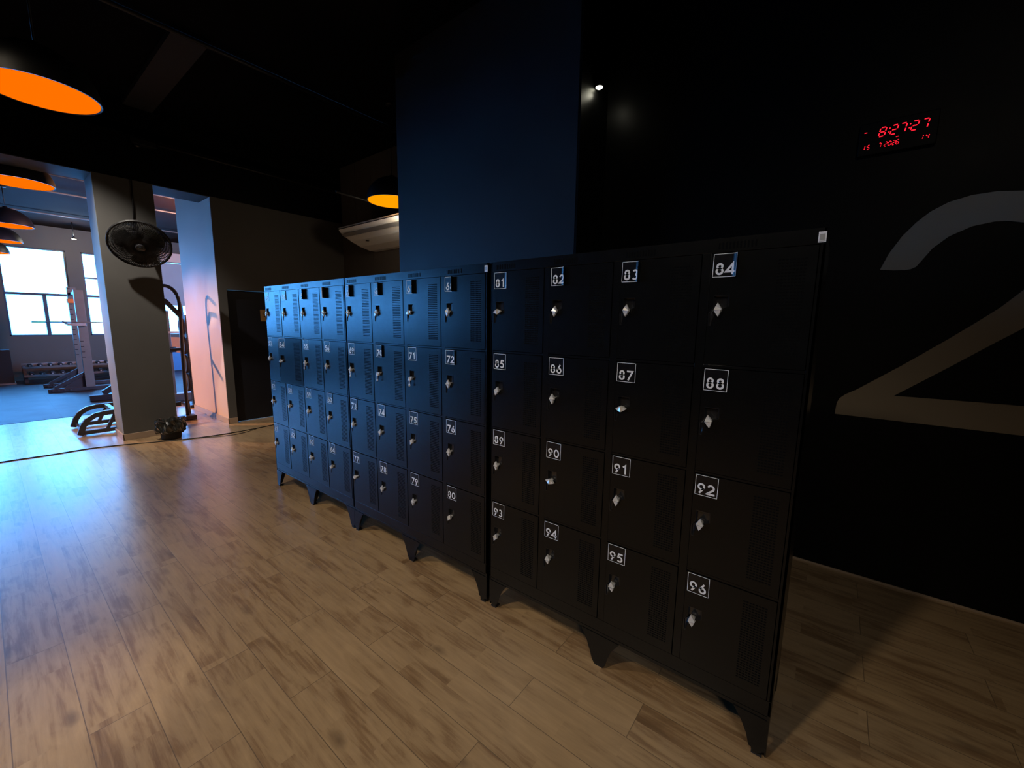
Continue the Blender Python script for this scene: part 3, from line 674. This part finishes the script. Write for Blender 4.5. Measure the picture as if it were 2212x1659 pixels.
def cage(x0, dome, n, rings, R=.30):
    b = MB()
    def X(r): return x0 + dome * math.cos(min(1, r / R) * PI / 2) ** .8 if r < R else x0
    for rr in rings:
        b.tube([FT @ Vector((X(rr), rr * math.cos(a), rr * math.sin(a))) for a in [2 * PI * i / 40 for i in range(41)]], .0018 if rr < R else .011, 5, cap=False)
    for k in range(n):
        a = 2 * PI * k / n
        b.tube([FT @ Vector((X(r), r * math.cos(a + (.3 * (R - r) / R)), r * math.sin(a + (.3 * (R - r) / R)))) for r in (.055, .12, .18, .24, .28, .30, R)], .0034, 4)
    return b
cage(.05, .07, 120, [.10, .15, .20, .25, .31], .31).build('front_guard', M['cable'], fan)
cage(.03, -.09, 110, [.12, .2, .26, .31], .31).build('rear_guard', M['cable'], fan)
b = MB(); b.lathe([(0, .128), (.05, .126), (.062, .112), (0, .11)], axis='X', n=24, mtx=FT); b.mi = 1; b.lathe([(.022, .129), (.045, .1285), (.045, .126), (.022, .1265)], axis='X', n=24, mtx=FT)
b.build('hub_badge', [M['plastic'], M['dark_steel']], fan)
MB().tube([(.012, 0, .09), (.012, .02, .4), (.012, .03, .72)], .008, 6).build('power_lead', M['cable'], fan)

# ------------------------------------------------------------------ bin with liner, cable, notice
bn = thing('waste_bin', 'black waste bin with a crumpled bin liner at the foot of the column', 'bin', (-7.08, -0.20, 0))
b = MB(); b.lathe([(0, 0), (.105, 0), (.11, .01), (.13, .24), (.124, .24), (.105, .012), (0, .012)], n=28); b.build('bucket', M['rubber_black'], bn)
bm = bmesh.new(); rings = []
for j, (r, z) in enumerate([(.110, .215), (.128, .262), (.150, .268), (.158, .235), (.160, .19), (.165, .15), (.160, .115), (.148, .095), (.140, .10)]):
    ring = []
    for k in range(48):
        a = 2 * PI * k / 48
        rr = r + (.011 * math.sin(a * 7 + j * 1.1) + .008 * math.sin(a * 13 - j * 2) + random.uniform(-.004, .004)) * min(1, j * .4)
        ring.append(bm.verts.new((rr * math.cos(a), rr * math.sin(a), z + (.014 * math.sin(a * 5 + 1) + random.uniform(-.005, .005)) * (1 if j else 0))))
    rings.append(ring)
for a, c in zip(rings, rings[1:]):
    for k in range(48): bm.faces.new((a[k], a[(k + 1) % 48], c[(k + 1) % 48], c[k]))
me = bpy.data.meshes.new('bin_liner'); bm.to_mesh(me); bm.free(); me.materials.append(M['bag'])
link('bin_liner', me, bn)
def smooth_path(p, k=8):
    out = []
    P = [Vector(q) for q in p]; P = [P[0]] + P + [P[-1]]
    for i in range(1, len(P) - 2):
        for j in range(k):
            t = j / k; a, b_, c, d = P[i - 1:i + 3]
            out.append(.5 * ((2 * b_) + (c - a) * t + (2 * a - 5 * b_ + 4 * c - d) * t * t + (3 * b_ - a - 3 * c + d) * t ** 3))
    return out + [P[-1]]
cb = [(-7.26, -2.6, .006), (-7.26, -1.70, .006), (-7.23, -1.35, .006), (-7.22, -.96, .006), (-7.11, -.66, .006), (-6.95, -.34, .006), (-6.81, .04, .006), (-6.75, .415, .006), (-6.77, .79, .006), (-6.82, 1.10, .006), (-6.86, 1.6, .006), (-6.9, 2.3, .006)]
o = MB().tube(smooth_path(cb), .006, 8).build('floor_cable', M['cable']); tag(o, 'long black cable lying across the floor past the bin', 'cable')
cb = [(-6.93, -.31, .005), (-6.80, .02, .005), (-6.68, .22, .005), (-6.62, .46, .005), (-6.73, .74, .005)]
o = MB().tube(smooth_path(cb), .0035, 6).build('thin_cable', M['cable']); tag(o, 'thinner loop of cable beside the long black one', 'cable')
nt_ = thing('notice', 'small tan paper notice on the black door', 'notice', (-7.46, 1.19, 1.62))
MB().box(0, .002, 0, .16, 0, .19).build('sheet', M['paper'], nt_)
b = MB()
for z, y0, y1 in ((.14, .05, .11), (.115, .03, .12), (.08, .05, .13), (.072, .05, .10)): b.box(.002, .0028, y0, y1, z, z + .008)
b.build('printed_lines', M['ink'], nt_)

# ------------------------------------------------------------------ gym equipment
def bolt(mb, x, y, z, r=.02): mb.lathe([(0, .0), (r, 0), (r, .012), (0, .014)], (x, y, z), 'X', 10)
def rack(name, label, x, yb, ztop, side=1, steel='steel'):
    """squat stand: two uprights 1 m apart in depth, each on a foot beam with a sloping gusset"""
    t = thing(name, label, 'squat rack', (x, yb, 0))
    for i, dx in enumerate((0, -1.05)):
        h = ztop if i else ztop - .10
        b = MB(); b.box(dx - .06, dx + .06, -.075, .075, .08, h)
        b.mi = 1
        for k in range(14 if i else 4): b.box(dx + .06, dx + .0625, -.075, -.02, .75 + k * .12, .765 + k * .12)
        b.build('upright', [M[steel], M['cable']], t, .004)
        b = MB(); b.box(dx - .05, dx + .05, -.66, .62, .008, .085)
        for k in range(4): bolt(b, dx + .05, -.60 + k * .09, .045)
        b.build('foot_beam', M['dark_steel'], t, .004)
        b = MB(); b.tube([(dx, -.56, .09), (dx, -.02, .42)], .032, sq=True); b.prism([(-.42, .085), (-.02, .085), (-.02, .40)], 'X', dx - .006, dx + .006); b.build('gusset', M['dark_steel'], t)
    b = MB(); b.box(-1.01, -.04, -.03, .03, .10, .16); b.build('cross_beam', M['dark_steel'], t, .004)
    b = MB(); b.box(-1.01, -.04, -.03, .03, ztop - .18, ztop - .12); b.build('top_beam', M['dark_steel'], t, .004)
    b = MB(); b.box(.062, .12, -.24, .05, 1.46, 1.52); b.tube([(.09, -.24, 1.50), (.09, -.31, 1.56)], .02); b.build('bar_hook', M['silver'], t, .003)
    return t
t = rack('squat_rack', 'grey squat rack with an orange band, in front of the bright window', -13.35, -.26, 2.35)
MB().box(-1.14, -.96, -.09, .12, 1.98, 2.08).build('resistance_band', M['orange'], t, .01)
t2 = thing('barbell', 'bar resting across the squat rack in front of the windows', 'barbell', (-13.24, -.26, 1.54))
MB().tube([(.015, -.75, 0), (.015, 1.2, 0)], .014, 10).build('bar', M['silver'], t2)

def bench_frame():
    t = thing('exercise_bench_frame', 'dark curved tube frame of an exercise machine by the column', 'exercise machine', (-8.45, -.7, 0))
    for dx, name in ((-.35, 'side_tube'), (.35, 'side_tube')):
        y0 = -.28
        path = [(dx, y0, .02), (dx, y0 + .04, .14), (dx, y0 + .09, .22), (dx, y0 + .17, .275), (dx, y0 + .27, .295), (dx, y0 + .42, .30), (dx, y0 + 1.15, .30)]
        MB().tube(path, .032, sq=True, up=(1, 0, 0)).build(name, M['dark_steel'], t, .006)
        MB().tube([(dx, y0 + .02, .045), (dx, y0 + 1.15, .045)], .027, sq=True).build('floor_rail', M['dark_steel'], t, .005)
        MB().tube([(dx, y0 + .28, .06), (dx, y0 + .38, .27)], .02, sq=True, up=(1, 0, 0)).build('brace', M['dark_steel'], t, .004)
    MB().tube([(-.35, -.23, .05), (.35, -.23, .05)], .025, sq=True).build('cross_rail', M['dark_steel'], t)
    MB().tube([(-.35, .1, .30), (.35, .1, .30)], .025, sq=True).build('seat_rail', M['dark_steel'], t)
    return t
bench_frame()
t = thing('leg_machine', 'dark machine foot with a sloping strut behind the curved frame', 'exercise machine', (-11.45, -.5, 0))
MB().box(-.09, .09, 0, 1.0, .01, .12).build('foot_beam', M['dark_steel'], t, .006)
MB().tube([(0, .20, .14), (0, .75, .52)], .05, sq=True).build('sloping_strut', M['dark_steel'], t, .006)
MB().box(-.06, .06, .72, .82, .1, 1.0).build('post', M['dark_steel'], t, .006)

# dumbbell rack with dumbbells in front of the window wall
t = thing('dumbbell_rack', 'low dark dumbbell rack along the foot of the window wall', 'rack', (-15.7, -1.15, 0))
for y in (0, 2.2): MB().prism([(-.28, .01), (.24, .01), (.24, .06), (-.05, .42), (-.28, .42)], 'Y', y, y + .06).build('side_frame', M['dark_steel'], t, .004)
for (xa, xb, z) in ((-.30, .0, .36), (-.02, .24, .17)):
    b = MB(); b.box(xa, xb, .0, 2.26, z, z + .025); b.box(xb - .02, xb, 0, 2.26, z + .025, z + .05); b.build('shelf', M['steel'], t, .003)
b = MB(); b.box(-.36, -.31, 0, 2.6, .42, .47); b.build('top_rail', M['silver'], t)
def dumbbell(loc):
    t = thing('dumbbell', 'small dark hexagonal dumbbell lying on the low rack by the window wall', 'dumbbell', loc, 0, 'dumbbells on the rack')
    b = MB(); b.lathe([(0, -.10), (.045, -.095), (.05, -.09), (.05, -.035), (.04, -.03), (0, -.03)], axis='X', n=6); b.lathe([(0, .10), (.045, .095), (.05, .09), (.05, .035), (.04, .03), (0, .03)], axis='X', n=6)
    b.build('weight_heads', M['rubber_black'], t)
    MB().tube([(-.104, 0, 0), (.104, 0, 0)], .016, 8).build('handle', M['silver'], t)
    return t
d0 = dumbbell((-15.60, -1.02, .195 + .046))
def dup(o, loc):
    r = o.copy(); COL.objects.link(r); r.location = loc
    for ch in o.children:
        c = ch.copy(); COL.objects.link(c); c.parent = r
    return r
for k in range(1, 12): dup(d0, (-15.60, -1.02 + k * .175, .195 + .046))
for k in range(12): dup(d0, (-15.85, -1.02 + k * .175, .385 + .046))
t = thing('plyo_box', 'black upright box standing before the window wall at the left edge', 'box', (-16.05, -1.62, 0))
b = MB(); b.box(-.25, .25, -.35, .32, .02, .84); b.build('case', M['rubber_black'], t, .01)
b = MB(); b.box(.25, .256, -.12, .08, .60, .66); b.build('hand_slot', M['cable'], t)
MB().box(-.26, .40, -.45, .34, .0, .03).build('base_plate', M['silver'], t)
t = thing('flat_bench', 'low weight bench with a blue pad beyond the squat rack', 'bench', (-14.6, 1.0, 0))
MB().box(-.5, .25, -.62, .05, .40, .47).build('seat_pad', M['blue'], t, .02)
MB().box(-.8, .2, -.15, -.09, .32, .40).build('frame_beam', M['dark_steel'], t, .004)
for dx in (-.75, .15): MB().prism([(-.35, .01), (.12, .01), (.12, .05), (-.07, .34), (-.16, .34), (-.35, .05)], 'X', dx, dx + .05).build('leg', M['dark_steel'], t, .004)

# machine in the second opening: bent tube arch
t = thing('cable_machine', 'dark bent-tube machine frame seen between the column and the peach wall', 'exercise machine', (-8.25, .28, 0))
pth = [(0, 0, .05), (0, .01, .95), (0, .035, 1.70), (0, .035, 1.90), (0, .015, 2.02), (0, -.03, 2.10), (0, -.10, 2.145), (0, -.20, 2.15), (0, -.40, 2.15)]
MB().tube(smooth_path(pth, 5), .026, 12).build('arch_tube', M['dark_steel'], t)
MB().tube([(0, .035, 1.69), (0, -.14, 1.92), (0, -.40, 2.0)], .030, sq=True, up=(1, 0, 0)).build('top_strut', M['dark_steel'], t)
MB().tube([(0, .01, 1.16), (0, -.42, 1.15)], .022, sq=True).build('cross_bar', M['dark_steel'], t)
b = MB(); b.box(-.10, .10, -.05, .10, .005, .07); b.build('foot_block', M['dark_steel'], t, .006)
MB().tube([(0, -.03, .04), (0, -.45, .04)], .03, sq=True).build('floor_rail', M['dark_steel'], t)
MB().tube([(0, .02, .30), (-.3, .10, .05)], .02, sq=True).build('stay', M['dark_steel'], t)

t = thing('power_rack', 'power rack post beyond the bent-tube machine, its lit edge laid on as a pale strip', 'squat rack', (-10.3, .57, 0))
b = MB(); b.box(-.04, .04, -.04, .045, .16, 1.80); b.build('upright', M['steel'], t, .006)
b = MB(); b.box(-.04, .042, -.052, -.040, .20, 1.78); b.build('upright_lit_edge', M['silver'], t)  # silver strip stands in for light catching the post edge
MB().box(-.12, .12, -.4, 1.6, .01, .16).build('base_beam', M['steel'], t, .008)
MB().tube([(0, .0, 1.76), (.0, -.6, 2.1)], .03, sq=True, up=(1, 0, 0)).build('top_brace', M['steel'], t)
b = MB(); b.box(.03, .08, -.02, .20, 1.36, 1.40); b.tube([(.055, .20, 1.38), (.055, .26, 1.38)], .022); b.build('bar_hook', M['silver'], t)
MB().box(.03, .09, -.10, .10, .99, 1.10).build('safety_catch', M['rubber_black'], t, .01)

t = thing('plate_tree', 'dark weight plate tree beside the far end of the peach wall', 'plate rack', (-9.55, .72, 0))
MB().box(-.05, .05, -.04, .04, .02, 1.72).build('post', M['dark_steel'], t, .004)
for z in (.45, .80, 1.15, 1.50): MB().tube([(0, -.12, z), (0, .16, z)], .018, 10).build('peg', M['silver'], t)
MB().box(-.25, .25, -.14, .20, .004, .05).build('base', M['dark_steel'], t, .004)
def plate(loc, r, label, m='rubber_black'):
    t = thing('weight_plate', label, 'weight plate', loc, 0)
    b = MB(); b.lathe([(.026, -.018), (.05, -.02), (.06, -.012), (r * .80, -.010), (r * .84, -.022), (r, -.020), (r, .020), (r * .84, .022), (r * .8, .010), (.06, .012), (.05, .02), (.026, .018), (.026, -.018)], axis='Y', n=36)
    b.build('disc', M[m], t)
    MB().lathe([(.019, -.022), (.034, -.022), (.034, .022), (.019, .022), (.019, -.022)], axis='Y', n=20).build('hub_ring', M['silver'], t)
    return t
plate((-9.55, .63, 1.50), .15, 'small weight plate on the top peg of the plate tree')
plate((-9.55, .63, 1.15), .165, 'weight plate on the second peg from the top of the plate tree')
plate((-9.55, .63, .80), .17, 'weight plate on the third peg of the plate tree')
plate((-9.55, .63, .45), .17, 'weight plate on the lowest peg of the plate tree')
# painted low wall behind, orange over blue
o = MB().prism([(1.2, .02), (3.4, .02), (3.4, .55), (2.6, .50), (1.9, .62), (1.2, .9)], 'X', XW, XW + .03).build('blue_wall_panel', M['blue']); tag(o, 'blue lower painted panel on the window wall seen through the narrow opening', 'wall panel')
o = MB().prism([(1.2, .9), (1.9, .62), (2.6, .50), (3.4, .55), (3.4, 1.0), (1.2, 1.12)], 'X', XW, XW + .028).build('orange_wall_panel', M['orange']); tag(o, 'orange upper painted panel on the window wall seen through the narrow opening', 'wall panel')
